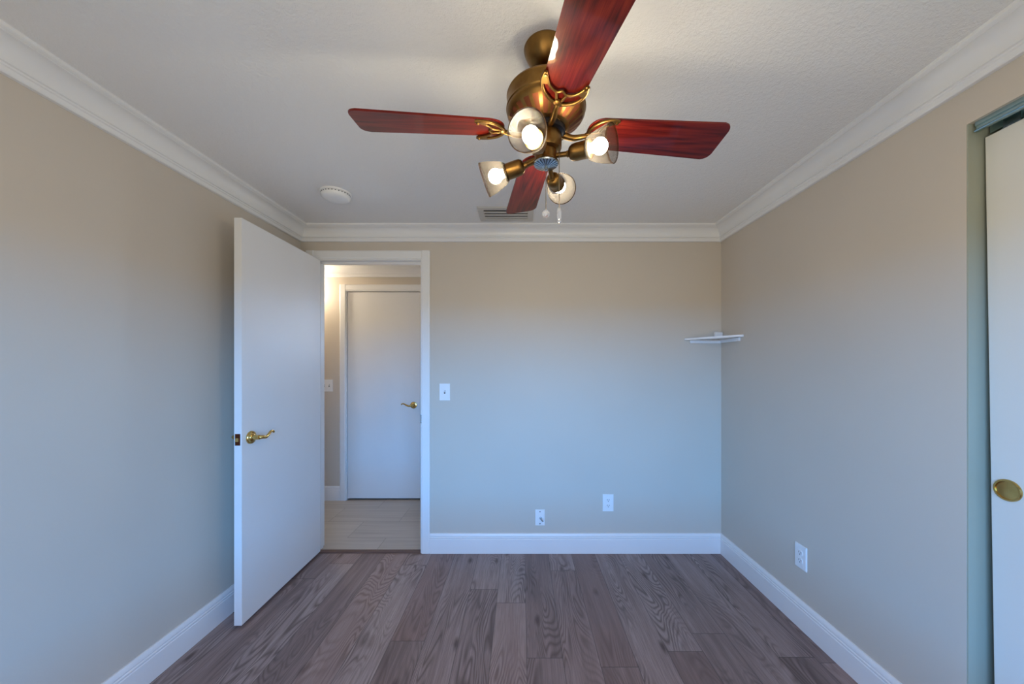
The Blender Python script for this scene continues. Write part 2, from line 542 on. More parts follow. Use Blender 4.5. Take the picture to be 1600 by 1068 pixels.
# closet shell
bm = nb()
box(bm, CXB, CXB + WT, YR - WT, CY + 0.3, 0, H)
box(bm, XR + WT, CXB, CY + 0.25, CY + 0.3, 0, H)
box(bm, XR + WT, CXB, YR - WT, YR - WT + 0.05, 0, H)
struct('wall_closet', bm, M['wall'], 'tan walls inside the closet behind the sliding doors', 'wall')

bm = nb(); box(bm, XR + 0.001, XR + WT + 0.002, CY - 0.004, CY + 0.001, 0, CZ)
struct('trim_10', bm, M['jamb'], 'thin olive grey jamb liner at the edge of the closet opening', 'closet jamb')

# crown moulding
CR = [(0.0, 0.0), (0.092, 0.0), (0.092, -0.010), (0.088, -0.014), (0.080, -0.016)]
for q in range(7):
    a = q / 6 * PI / 2
    CR.append((0.080 - 0.050 * math.sin(a), -0.070 + 0.052 * math.cos(a)))
CR += [(0.030, -0.074), (0.024, -0.076), (0.023, -0.081), (0.019, -0.084), (0.017, -0.098), (0.014, -0.101), (0.0, -0.101)]
def crown(n, p0, p1, inw, label, m0=1.0, m1=1.0):
    b = nb()
    sweep(b, (*p0, H), (*p1, H), (*inw, 0), CR, m0, m1)
    struct('trim_%d' % n, b, M['trim'], label, 'crown molding', smooth=35)
crown(1, (XL, YR), (XL, YB), (1, 0), 'white crown molding along the top of the left wall')
crown(2, (XL, YB), (XR, YB), (0, -1), 'white crown molding along the top of the far wall')
crown(3, (XR, YB), (XR, YR), (-1, 0), 'white crown molding along the top of the right wall')
crown(4, (XR, YR), (XL, YR), (0, 1), 'white crown molding along the top of the window wall')
crown(5, (HXL, HYF), (HXR, HYF), (0, -1), 'white crown molding in the hallway above its door')

# baseboards
BB = [(0, 0), (0.015, 0), (0.015, 0.098), (0.0125, 0.101), (0.0125, 0.104), (0.0145, 0.107), (0.0145, 0.111), (0.011, 0.114), (0.011, 0.117), (0.0125, 0.120), (0.011, 0.132), (0.006, 0.140), (0, 0.140)]
def base(name, p0, p1, inw, label, m0=0.0, m1=0.0):
    b = nb()
    sweep(b, (*p0, 0), (*p1, 0), (*inw, 0), BB, m0, m1)
    struct(name, b, M['trim'], label, 'baseboard', smooth=25)
base('baseboard_left', (XL, YR), (XL, YB), (1, 0), 'white baseboard along the foot of the left wall', 1, 1)
base('baseboard_back', (DXR + 0.066, YB), (XR, YB), (0, -1), 'white baseboard along the far wall right of the doorway', 0, 1)
base('baseboard_right', (XR, YB), (XR, CY), (-1, 0), 'white baseboard running to the closet on the right wall', 1, 0)
base('baseboard_rear', (XR, YR), (XL, YR), (0, 1), 'white baseboard under the window', 1, 1)
base('baseboard_hall', (HXL, HYF), (HDX0 - 0.066, HYF), (0, -1), 'white baseboard in the hallway left of its door')

# door casings and jambs
CW = 0.060
def casing(bm, x0, x1, zt, y, s):
    """profiled flat casing round an opening; s = -1 faces -Y"""
    def leg(xa, xb):
        lo, hi = min(xa, xb), max(xa, xb)
        prof = [(lo, y), (lo, y + s * 0.011), (lo + (hi - lo) * 0.14, y + s * 0.015), (lo + (hi - lo) * 0.86, y + s * 0.015), (hi, y + s * 0.011), (hi, y)]
        prism(bm, prof, lambda a, b, h: Vector((a, b, h)), 0.0, zt + CW + 0.006)
    leg(x0 - 0.006 - CW, x0 - 0.006)
    leg(x1 + 0.006, x1 + 0.006 + CW)
    z0 = zt + 0.006
    z1 = zt + CW + 0.006
    prof = [(z0, y), (z0, y + s * 0.011), (z0 + 0.010, y + s * 0.015), (z0 + 0.040, y + s * 0.015), (z1 - 0.008, y + s * 0.015), (z1, y + s * 0.011), (z1, y)]
    prism(bm, prof, lambda a, b, h: Vector((h, b, a)), x0 - 0.006, x1 + 0.006)
bm = nb()
casing(bm, DXL, DXR, DZ, YB, -1)
casing(bm, DXL, DXR, DZ, HYN, 1)
box(bm, DXL - 0.02, DXL, YB - 0.002, HYN + 0.002, 0, DZ)
box(bm, DXR, DXR + 0.02, YB - 0.002, HYN + 0.002, 0, DZ)
box(bm, DXL - 0.02, DXR + 0.02, YB - 0.002, HYN + 0.002, DZ, DZ + 0.02)
box(bm, DXL, DXL + 0.012, YB + 0.042, YB + 0.075, 0, DZ - 0.0)      # stops
box(bm, DXR - 0.012, DXR, YB + 0.042, YB + 0.075, 0, DZ - 0.0)
box(bm, DXL, DXR, YB + 0.042, YB + 0.075, DZ - 0.012, DZ)
frm = struct('trim_6', bm, M['trim'], 'white casing and jamb of the bedroom doorway', 'door frame')
bm = nb(); box(bm, DXR - 0.002, DXR + 0.010, YB - 0.017, YB + 0.03, 0.918, 0.975, 0.002)
sp_ = link('strike_plate', bm, M['steel'], frm)
sp_['label'] = 'steel strike plate'
bm = nb()
casing(bm, HDX0, HDX1, HDZ, HYF, -1)
box(bm, HDX0 - 0.02, HDX0, HYF - 0.002, HYF + WT, 0, HDZ)
box(bm, HDX1, HDX1 + 0.02, HYF - 0.002, HYF + WT, 0, HDZ)
box(bm, HDX0 - 0.02, HDX1 + 0.02, HYF - 0.002, HYF + WT, HDZ, HDZ + 0.02)
struct('trim_7', bm, M['trim'], 'white casing of the closed hallway door', 'door frame')
bm = nb()
prism(bm, [(YB - 0.012, 0.0), (YB - 0.006, 0.008), (YB + 0.025, 0.010), (YB + 0.034, 0.003), (YB + 0.034, 0.0)], lambda a, b, h: Vector((h, a, b)), DXL, DXR)
struct('trim_8', bm, M['threshold'], 'thin dark wood threshold strip under the doorway', 'threshold')

# windows: the bedroom window behind the camera and an added hall slit for the fill lamp
def window(n, x0, x1, z0, z1, ya, yb, bars, label):
    w = thing('window_%d' % n, label, 'window', ((x0 + x1) / 2, (ya + yb) / 2, z0), kind='structure')
    b = nb()
    f = 0.03
    box(b, x0, x0 + f, ya, yb, z0, z1); box(b, x1 - f, x1, ya, yb, z0, z1)
    box(b, x0 + f, x1 - f, ya, yb, z0, z0 + f); box(b, x0 + f, x1 - f, ya, yb, z1 - f, z1)
    for k in range(bars):
        xm = x0 + (x1 - x0) * (k + 1) / (bars + 1)
        box(b, xm - 0.015, xm + 0.015, ya + 0.005, yb - 0.005, z0 + f, z1 - f)
    link('window_frame', b, M['trim'], w)
    b = nb()
    ym = (ya + yb) / 2
    box(b, x0 + f, x1 - f, ym - 0.002, ym + 0.002, z0 + f, z1 - f)
    link('pane', b, M['glass'], w)
window(1, WX0, WX1, WZ0, WZ1, YR - 0.085, YR - 0.045, 1, 'white framed bedroom window behind the camera')
window(2, SX0, SX1, SZ0, SZ1, HYF + 0.04, HYF + 0.07, 0, 'added narrow slit window for the hall fill lamp, out of view')

# ================================================================== doors
def lever(bm, c, out, along, L=0.10, s=1.0):
    """curved lever handle: c on the door face, out = away from the face, along = lever direction"""
    c, out, al = Vector(c), Vector(out), Vector(along)
    up = Vector((0, 0, 1))
    pr = [(0.0, 0.0), (0.0335, 0.0), (0.0335, 0.004), (0.030, 0.009), (0.022, 0.011), (0.019, 0.016), (0.013, 0.019), (0.0115, 0.046), (0.0, 0.048)]
    lathe(bm, pr, c, out, 32)
    a = c + out * 0.044
    path = smooth_path([a, a + out * 0.012 + al * 0.010, a + out * 0.014 + al * 0.030 - up * 0.004, a + out * 0.010 + al * (L * 0.55) + up * 0.004,
                        a + out * 0.006 + al * (L * 0.82) + up * 0.017, a + out * 0.006 + al * L + up * 0.016, a + out * 0.004 + al * (L + 0.006) + up * 0.008], 5)
    n = len(path)
    tube(bm, path, [0.0105 - 0.0050 * min(1, k / (n * 0.75)) for k in range(n)], 12)

def hinge(bm, x, y, z):
    lathe(bm, [(0, -0.047), (0.006, -0.047), (0.006, 0.047), (0, 0.047)], (x, y, z), (0, 0, 1), 12)

# bedroom door, open square to the wall
door = thing('door_1', 'white flat slab bedroom door standing open with a brass lever', 'door', (-1.435, 2.555, 0), kind='structure')
DA = (-1.443, 1.820)   # near (latch) end of the leaf: x of the back face
DB = (-1.455, 2.555)   # hinge end
TH = 0.0385
dd = Vector((DB[0] - DA[0], DB[1] - DA[1], 0)); LEAF = dd.length; dd.normalize()
dn = Vector((dd.y, -dd.x, 0))     # out of the visible face
def dp(a, b, z):                  # a along the leaf from the latch edge, b out of the back face
    return Vector((DA[0], DA[1], 0)) + dd * a + dn * b + Vector((0, 0, z))
bm = nb()
prism(bm, [(0, 0), (LEAF, 0), (LEAF, TH), (0, TH)], lambda a, b, h: dp(a, b, h), 0.016, 2.063)
bmesh.ops.bevel(bm, geom=bm.edges[:], offset=0.0015, segments=2, affect='EDGES')
link('door_panel', bm, M['door'], door)
HZ = 0.949
bm = nb()
lever(bm, dp(0.062, TH, HZ), dn, dd)
link('lever_handle', bm, M['brass_light'], door, smooth=40)['label'] = 'brass lever handle'
bm = nb()
lever(bm, dp(0.062, 0, HZ), -dn, dd)
link('lever_handle', bm, M['brass_light'], door, smooth=40)['label'] = 'brass lever handle on the side facing the wall'
bm = nb()
prism(bm, [(0.007, -0.029), (TH - 0.007, -0.029), (TH - 0.007, 0.029), (0.007, 0.029)], lambda a, b, h: dp(h, a, HZ + b), -0.0025, 0.001)
lp = link('latch_plate', bm, M['brass_dark'], door); lp['label'] = 'brass latch plate on the door edge'
bm = nb()
prism(bm, [(0.011, -0.009), (TH - 0.011, -0.009), (TH - 0.011, 0.009), (0.015, 0.009)], lambda a, b, h: dp(h, a, HZ + b), -0.010, 0.0)
link('latch_bolt', bm, M['brass_light'], lp)
for z in (0.25, 1.05, 1.82):
    bm = nb(); hinge(bm, DB[0] - 0.004, DB[1] + 0.002, z)
    link('hinge', bm, M['brass_light'], door, smooth=40)['label'] = 'brass hinge'

# hallway door, closed
hd = thing('door_2', 'closed white flat slab door across the hallway', 'door', ((HDX0 + HDX1) / 2, HYF + 0.02, 0), kind='structure')
bm = nb(); box(bm, HDX0 + 0.004, HDX1 - 0.004, HYF + 0.006, HYF + 0.041, 0.016, HDZ - 0.005, 0.0015)
link('door_panel', bm, M['door'], hd)
bm = nb(); lever(bm, (-1.064, HYF + 0.006, 0.935), (0, -1, 0), (-1, 0, 0))
link('lever_handle', bm, M['brass_light'], hd, smooth=40)['label'] = 'brass lever handle'
for z in (0.33, 1.80):
    bm = nb(); hinge(bm, HDX0 - 0.001, HYF - 0.002, z)
    box(bm, HDX0 + 0.002, HDX0 + 0.028, HYF + 0.004, HYF + 0.0075, z - 0.045, z + 0.045)
    link('hinge', bm, M['door'], hd, smooth=40)['label'] = 'white painted hinge'

# sliding closet doors (the near one hangs slightly out of plumb)
def closet_door(n, y0, y1, x, tilt, label):
    o_ = thing('door_%d' % n, label, 'door', (x + 0.012, (y0 + y1) / 2, 0.0), kind='structure')
    R_ = Matrix.Translation((x, y1, 2.05)) @ Matrix.Rotation(math.radians(tilt), 4, 'X') @ Matrix.Translation((-x, -y1, -2.05))
    b = nb()
    box(b, x, x + 0.028, y0, y1, 0.014, 2.036, 0.0015)
    bmesh.ops.transform(b, matrix=R_, verts=b.verts[:])
    link('door_panel', b, M['closet_door'], o_)
    b = nb()
    c = R_ @ Vector((x, y1 - 0.040, 0.945))
    lathe(b, [(0.0, -0.001), (0.022, -0.001), (0.0255, -0.0015), (0.0265, -0.0055), (0.031, -0.0055), (0.0325, -0.003), (0.0325, 0.0005)], c, (1, 0, 0), 40)
    link('finger_pull', b, M['brass_light'], o_, smooth=30)['label'] = 'round recessed brass finger pull'
    b = nb()
    for yy in (y0 + 0.12, y1 - 0.06):
        box(b, x + 0.004, x + 0.010, yy - 0.02, yy + 0.02, 2.015, 2.066)
    link('roller_bracket', b, M['steel'], o_)
closet_door(3, 0.36, 1.142, XR + 0.046, -0.75, 'off white sliding closet door with a round brass pull')
closet_door(4, -0.34, 0.42, XR + 0.080, 0.0, 'off white sliding closet door behind the front one')
bm = nb()
xt = XR + 0.012
prism(bm, [(xt, CZ), (xt, CZ - 0.012), (xt + 0.004, CZ - 0.015), (xt + 0.004, CZ - 0.022), (xt - 0.004, CZ - 0.028), (xt - 0.002, CZ - 0.031), (xt + 0.010, CZ - 0.031), (xt + 0.012, CZ - 0.006),
           (xt + 0.048, CZ - 0.006), (xt + 0.048, CZ - 0.034), (xt + 0.052, CZ - 0.034), (xt + 0.052, CZ - 0.006), (xt + 0.084, CZ - 0.006), (xt + 0.084, CZ - 0.034), (xt + 0.088, CZ - 0.034), (xt + 0.088, CZ)],
      lambda a, b, h: Vector((a, h, b)), CY0, CY - 0.012)
struct('trim_9', bm, M['track'], 'blue grey metal track at the top of the closet opening', 'door track')

# ================================================================== wall plates
def plate(bm, c, right, out, w, h, d=0.0055, bev=0.003):
    c, r, o_ = Vector(c), Vector(right), Vector(out)
    prism(bm, [(-w / 2, -h / 2), (w / 2, -h / 2), (w / 2, h / 2), (-w / 2, h / 2)], lambda a, b, q: c + r * a + Vector((0, 0, b)) + o_ * q, 0, d)
    top = [f for f in bm.faces if (f.calc_center_median() - (c + o_ * d)).length < 1e-4]
    if top: bmesh.ops.bevel(bm, geom=list(top[0].edges), offset=bev, segments=2, affect='EDGES')

def wbox(bm, c, right, out, a0, a1, b0, b1, q0, q1):
    c, r, o_ = Vector(c), Vector(right), Vector(out)
    prism(bm, [(a0, b0), (a1, b0), (a1, b1), (a0, b1)], lambda a, b, q: c + r * a + Vector((0, 0, b)) + o_ * q, q0, q1)

def screw(bm, c, right, out, b, a=0.0, r=0.003, q=0.0055):
    p = Vector(c) + Vector(right) * a + Vector((0, 0, b)) + Vector(out) * (q - 0.001)
    lathe(bm, [(0, 0), (r, 0), (r, 0.0018), (0, 0.0025)], p, out, 12)

def outlet(c, right, out, label):
    t_ = thing('wall_outlet', label, 'outlet', c, 'white duplex wall outlets')
    b = nb(); plate(b, c, right, out, 0.076, 0.120)
    link('cover_plate', b, M['plastic'], t_)
    b = nb(); screw(b, c, right, out, 0.0)
    link('screw', b, M['plastic'], t_)
    for s in (1, -1):
        b = nb()
        pts = [(0.0165 * math.cos(2 * PI * k / 28), max(-0.0125, min(0.0125, 0.0165 * math.sin(2 * PI * k / 28))) + s * 0.0195) for k in range(28)]
        C_, R_, O_ = Vector(c), Vector(right), Vector(out)
        prism(b, pts, lambda a, bb, q: C_ + R_ * a + Vector((0, 0, bb)) + O_ * q, 0.003, 0.0078)
        rc = link('receptacle', b, M['plastic'], t_)
        b = nb()
        wbox(b, c, right, out, -0.0080, -0.0052, s * 0.0195 - 0.001, s * 0.0195 + 0.008, 0.006, 0.0080)
        wbox(b, c, right, out, 0.0052, 0.0080, s * 0.0195 - 0.001, s * 0.0195 + 0.007, 0.006, 0.0080)
        lathe(b, [(0, 0), (0.0028, 0), (0.0028, 0.002), (0, 0.002)], C_ + O_ * 0.006 + Vector((0, 0, s * 0.0195 - 0.007)), out, 12)
        link('socket_slot', b, M['slot'], rc)
outlet((0.611, YB, 0.354), (1, 0, 0), (0, -1, 0), 'white duplex outlet on the far wall')
outlet((XR, 1.832, 0.357), (0, -1, 0), (-1, 0, 0), 'white duplex outlet low on the right wall')

def switch(c, gangs, label):
    R_, O_ = (1, 0, 0), (0, -1, 0)
    t_ = thing('light_switch', label, 'light switch', c)
    w = 0.074 if gangs == 1 else 0.118
    b = nb(); plate(b, c, R_, O_, w, 0.118)
    link('cover_plate', b, M['plastic'], t_)
    for k in range(gangs):
        a = (k - (gangs - 1) / 2) * 0.046
        b = nb(); wbox(b, c, R_, O_, a - 0.0052, a + 0.0052, -0.012, 0.012, 0.004, 0.0062)
        fr = link('toggle_slot', b, M['slot'], t_)
        b = nb()
        C_ = Vector(c)
        prism(b, [(-0.004, 0.004), (0.009, 0.005), (0.012, 0.017), (0.005, 0.018)], lambda z, q, h: C_ + Vector((h, -q, z)), a - 0.004, a + 0.004)
        link('toggle', b, M['plastic'], t_)
        for sb in (0.030, -0.030):
            b = nb(); screw(b, c, R_, O_, sb, a)
            link('screw', b, M['plastic'], t_)
switch((-0.543, YB, 1.136), 1, 'white single toggle light switch beside the bedroom doorway')
switch((-1.916, HYF, 1.128), 2, 'white double toggle light switch on the hallway wall')

c = Vector((0.130, YB, 0.250))
t_ = thing('cable_plate', 'white coax cable wall plate with a short stub low on the far wall', 'cable plate', c)
bm = nb(); plate(bm, c, (1, 0, 0), (0, -1, 0), 0.066, 0.112)
link('cover_plate', bm, M['plastic'], t_)
for b_ in (0.042, -0.042):
    bm = nb(); screw(bm, c, (1, 0, 0), (0, -1, 0), b_, 0, 0.0042)
    link('screw', bm, M['slot'], t_)
bm = nb()
lathe(bm, [(0, 0), (0.009, 0), (0.009, 0.004), (0.0055, 0.004), (0.0055, 0.014), (0, 0.014)], c + Vector((0.004, -0.005, -0.002)), (0, -1, 0), 12)
tube(bm, smooth_path([c + Vector((0.004, -0.018, -0.002)), c + Vector((0.008, -0.03, -0.005)), c + Vector((0.020, -0.042, -0.012))], 4), 0.0045, 10)
link('coax_connector', bm, M['steel'], t_, smooth=40)['label'] = 'metal coax connector stub'

# ================================================================== corner shelf
S = 0.262
t_ = thing('corner_shelf', 'white triangular shelf mounted in the far right corner', 'shelf', (XR, YB, 1.49))
def shelf_pts(n=10, bulge=0.012, s=S):
    P = [(0, 0)]
    a, b = Vector((-s, 0)), Vector((0, -s))
    mid = (a + b) / 2
    nrm = Vector((-1, -1)).normalized()
    P.append((-s, 0)); P.append((-s, -0.012))
    for k in range(1, n):
        q = k / n
        p = a.lerp(b, q) + nrm * (0.008 + bulge * math.sin(PI * q))
        P.append((p.x, p.y))
    P.append((-0.012, -s)); P.append((0, -s))
    return P
bm = nb()
prism(bm, shelf_pts(), lambda a, b, h: Vector((XR + a, YB + b, h - (-a) * 0.02)), 1.506, 1.519)
bmesh.ops.bevel(bm, geom=bm.edges[:], offset=0.002, segments=2, affect='EDGES')
link('shelf_board', bm, M['trim'], t_)
bm = nb(); box(bm, XR - 0.225, XR - 0.013, YB - 0.013, YB, 1.479, 1.5005, 0.001)
link('cleat', bm, M['trim'], t_)
bm = nb(); box(bm, XR - 0.013, XR, YB - 0.225, YB, 1.481, 1.5045, 0.001)
link('cleat', bm, M['trim'], t_)
bm = nb(); box(bm, XR - 0.058, XR - 0.004, YB - 0.028, YB - 0.004, 1.5195, 1.556, 0.002)
tag(link('small_box', bm, M['plastic'], origin=(XR - 0.031, YB - 0.016, 1.5195)), 'small white box standing on the corner shelf', 'box')

# ================================================================== ceiling: smoke detector and air vent
c = Vector((-1.050, 2.050, H))
t_ = thing('smoke_detector', 'round white smoke detector on the ceiling', 'smoke detector', c)
bm = nb(); lathe(bm, [(0, 0), (0.082, 0), (0.082, 0.008), (0.076, 0.011), (0, 0.011)], c, (0, 0, -1), 56)
link('mounting_base', bm, M['plastic'], t_, smooth=30)
bm = nb()
lathe(bm, [(0.074, 0.011), (0.074, 0.015), (0.077, 0.017), (0.075, 0.027), (0.066, 0.035), (0.043, 0.039), (0.0, 0.040)], c, (0, 0, -1), 56)
cv = link('cover', bm, M['plastic'], t_, smooth=50)
bm = nb()
for k in range(28):
    a = 2 * PI * k / 28
    p = c + Vector((math.cos(a) * 0.0745, math.sin(a) * 0.0745, -0.013))
    lathe(bm, [(0, 0), (0.003, 0), (0.003, 0.002), (0, 0.002)], p, (math.cos(a), math.sin(a), 0), 6)
link('sensor_slots', bm, M['slot'], cv)

VX0, VX1, VY0, VY1 = -0.274, 0.075, 2.222, 2.436
t_ = thing('ceiling_vent', 'grey white rectangular air vent in the ceiling behind the fan', 'air vent', ((VX0 + VX1) / 2, (VY0 + VY1) / 2, H))
bm = nb()
f = 0.036
for (a0, a1, b0, b1) in ((VX0, VX1, VY0, VY0 + f), (VX0, VX1, VY1 - f, VY1), (VX0, VX0 + f, VY0 + f, VY1 - f), (VX1 - f, VX1, VY0 + f, VY1 - f)):
    box(bm, a0, a1, b0, b1, H - 0.008, H, 0.002)
link('frame', bm, M['vent'], t_)
bm = nb(); box(bm, VX0 + f, VX1 - f, VY0 + f, VY1 - f, H - 0.0012, H)
link('duct_opening', bm, M['slot'], t_)
for k in range(3):
    y = VY0 + f + 0.030 + k * 0.041
    bm = nb()
    box(bm, VX0 + f, VX1 - f, y - 0.011, y + 0.011, H - 0.009, H - 0.0065)
    link('louver', bm, M['vent'], t_)

# ================================================================== ceiling fan with four lamps
AX = Vector((0.075, 1.12, 0.0))
fan = thing('ceiling_fan', 'antique brass ceiling fan with four cherry blades and four lit spot lamps', 'ceiling fan', (AX.x, AX.y, H))
def ax(z): return Vector((AX.x, AX.y, z))
bm = nb()
lathe(bm, [(0, 0), (0.066, 0), (0.068, 0.004), (0.066, 0.012), (0.056, 0.034), (0.040, 0.052), (0.024, 0.060), (0.0, 0.062)], ax(H), (0, 0, -1), 48)
link('canopy', bm, M['brass'], fan, smooth=40)
bm = nb()
lathe(bm, [(0, 0.055), (0.0135, 0.055), (0.0135, 0.125), (0.022, 0.128), (0.022, 0.150), (0, 0.150)], ax(H), (0, 0, -1), 28)
link('downrod', bm, M['brass'], fan, smooth=40)
# motor housing: slotted bowl underneath
prof = [(0.0, 2.176), (0.050, 2.175), (0.092, 2.168), (0.108, 2.160), (0.113, 2.153), (0.119, 2.150), (0.121, 2.145), (0.119, 2.141), (0.1195, 2.112),
        (0.122, 2.110), (0.1225, 2.105), (0.120, 2.102), (0.1205, 2.098), (0.1195, 2.093), (0.116, 2.086), (0.112, 2.081), (0.072, 2.050), (0.066, 2.047), (0.058, 2.046), (0, 2.046)]
bm = nb()
def slots(b, k): return 1 if (prof[b] == (0.112, 2.081) and k % 5 not in (0, 1)) else 0
lathe(bm, prof, ax(0), (0, 0, 1), 120, slots)
for fce in [f_ for f_ in bm.faces if f_.material_index == 1]: pass
sl = [f_ for f_ in bm.faces if f_.material_index == 1]
r_ = bmesh.ops.inset_region(bm, faces=sl, thickness=0.0018, depth=-0.004, use_boundary=True, use_even_offset=True)
for f_ in r_['faces']: f_.material_index = 0
link('motor_housing', bm, [M['brass'], M['brass_dark']], fan, smooth=35)
bm = nb()
lathe(bm, [(0, 2.047), (0.060, 2.047), (0.060, 2.030), (0.052, 2.026), (0.0, 2.026)], ax(0), (0, 0, 1), 48)
link('flywheel', bm, M['motor_ring'], fan, smooth=35)
bm = nb()
lathe(bm, [(0, 2.030), (0.046, 2.030), (0.0485, 2.026), (0.0485, 1.990), (0.045, 1.982), (0.036, 1.977), (0, 1.977)], ax(0), (0, 0, 1), 48)
link('switch_housing', bm, M['brass'], fan, smooth=35)
bm = nb()
lathe(bm, [(0, 1.980), (0.034, 1.980), (0.034, 1.950), (0.039, 1.946), (0.039, 1.942), (0.0, 1.938)], ax(0), (0, 0, 1), 48)
link('lamp_fitter', bm, M['brass'], fan, smooth=35)
bm = nb()
lathe(bm, [(0.038, 1.9415), (0.0365, 1.938), (0.012, 1.932), (0.006, 1.931), (0.0055, 1.922), (0.0, 1.920)], ax(0), (0, 0, 1), 60, lambda b, k: 1 if (b == 1 and k % 3 == 0) else 0)
link('bottom_cap', bm, [M['steel'], M['motor_ring']], fan, smooth=35)['label'] = 'ribbed steel bottom cap'

ZB = 2.042
def blade_frame(theta, pitch, droop):
    th, ph, dr = math.radians(theta), math.radians(pitch), math.radians(droop)
    u = Vector((math.cos(th) * math.cos(dr), math.sin(th) * math.cos(dr), -math.sin(dr)))
    v0 = Vector((-math.sin(th), math.cos(th), 0))
    n0 = u.cross(v0)
    v = v0 * math.cos(ph) - n0 * math.sin(ph)
    n = n0 * math.cos(ph) + v0 * math.sin(ph)
    o_ = ax(ZB)
    return lambda r, s, w: o_ + u * r + v * s + n * w

def blade_outline(r0=0.128, r1=0.572, w0=0.112, w1=0.142):
    P = []
    def arc(cx, cy, rx, ry, a0, a1, n=7):
        for k in range(n + 1):
            a = math.radians(a0 + (a1 - a0) * k / n)
            P.append((cx + rx * math.cos(a), cy + ry * math.sin(a)))
    rc = 0.026
    arc(r1 - rc, w1 / 2 - rc, rc, rc, 90, 0)
    arc(r1 - rc, -w1 / 2 + rc, rc, rc, 0, -90)
    rb = 0.045
    arc(r0 + rb, -w0 / 2 + rb * 1.0, rb, rb, -90, -180)
    arc(r0 + rb, w0 / 2 - rb * 1.0, rb, rb, 180, 90)
    return P
OUT = blade_outline()
def make_blade(theta, pitch, droop):
    F = blade_frame(theta, pitch, droop)
    b = nb()
    prism(b, OUT, lambda a, s, h: F(a, s, h), 0.0, 0.006)
    bmesh.ops.bevel(b, geom=[ed for ed in b.edges], offset=0.0012, segments=1, affect='EDGES')
    uvl = b.loops.layers.uv.new('grain')
    o_ = F(0, 0, 0)
    uu = (F(1, 0, 0) - o_); vv = (F(0, 1, 0) - o_)
    for f_ in b.faces:
        for lp_ in f_.loops:
            q = lp_.vert.co - o_
            lp_[uvl].uv = (q.dot(uu) + theta * 0.037, q.dot(vv) + theta * 0.011)
    link('blade', b, M['cherry'], fan)
    # cast iron bracket under the blade root
    b = nb()
    def T2(pts, rad, dz=-0.006, seg=8):
        P = smooth_path([F(r, s, dz if len(p_) == 0 else p_[0]) for (r, s, *p_) in pts], 5)
        tube(b, P, rad if not isinstance(rad, (list, tuple)) else [rad[0] + (rad[1] - rad[0]) * abs(2 * k / (len(P) - 1) - 1) for k in range(len(P))], seg)
    # outer crescent, horn to horn
    T2([(0.214, -0.058), (0.190, -0.060), (0.160, -0.050), (0.138, -0.028), (0.128, 0.0), (0.138, 0.028), (0.160, 0.050), (0.190, 0.060), (0.214, 0.058)], (0.0050, 0.0042))
    # inner scallop
    T2([(0.214, -0.056), (0.194, -0.047), (0.176, -0.034), (0.166, -0.014), (0.174, 0.0), (0.166, 0.014), (0.176, 0.034), (0.194, 0.047), (0.214, 0.056)], (0.0036, 0.0042))
    # horns filled
    for s in (1, -1):
        hp = [(0.216, s * 0.0575), (0.196, s * 0.048), (0.184, s * 0.041), (0.178, s * 0.056), (0.196, s * 0.061)]
        prism(b, hp if s > 0 else hp[::-1], lambda a, q, h: F(a, q, h), -0.010, -0.003)
        T2([(0.130, s * 0.004), (0.150, s * 0.010), (0.166, s * 0.015)], 0.0034)
        lathe(b, [(0, 0), (0.005, 0), (0.004, 0.003), (0, 0.004)], F(0.207, s * 0.054, -0.010), F(0, 0, -1) - F(0, 0, 0), 10)
        tube(b, [F(0.207, s * 0.054, -0.008), F(0.207, s * 0.054, 0.001)], 0.004, 8)
    # rosette
    lathe(b, [(0, 0.0), (0.013, 0.0), (0.012, 0.005), (0.006, 0.008), (0, 0.009)], F(0.131, 0, -0.005), F(0, 0, -1) - F(0, 0, 0), 16)
    # tapered stem to the flywheel
    st = ax(2.036) + Vector((math.cos(math.radians(theta)), math.sin(math.radians(theta)), 0)) * 0.046
    P = smooth_path([st, st.lerp(F(0.128, 0, -0.006), 0.45) - Vector((0, 0, 0.010)), F(0.118, 0, -0.010), F(0.134, 0, -0.006)], 5)
    tube(b, P, [0.0105 - 0.0045 * k / (len(P) - 1) for k in range(len(P))], 12)
    link('blade_iron', b, M['brass'], fan, smooth=50)['label'] = 'openwork antique brass blade bracket'
for th, pt, dr in ((6.0, 12.0, 0.0), (98.0, 12.0, 1.0), (184.5, 12.0, 0.0), (281.0, 12.0, 0.0)):
    make_blade(th, pt, dr)

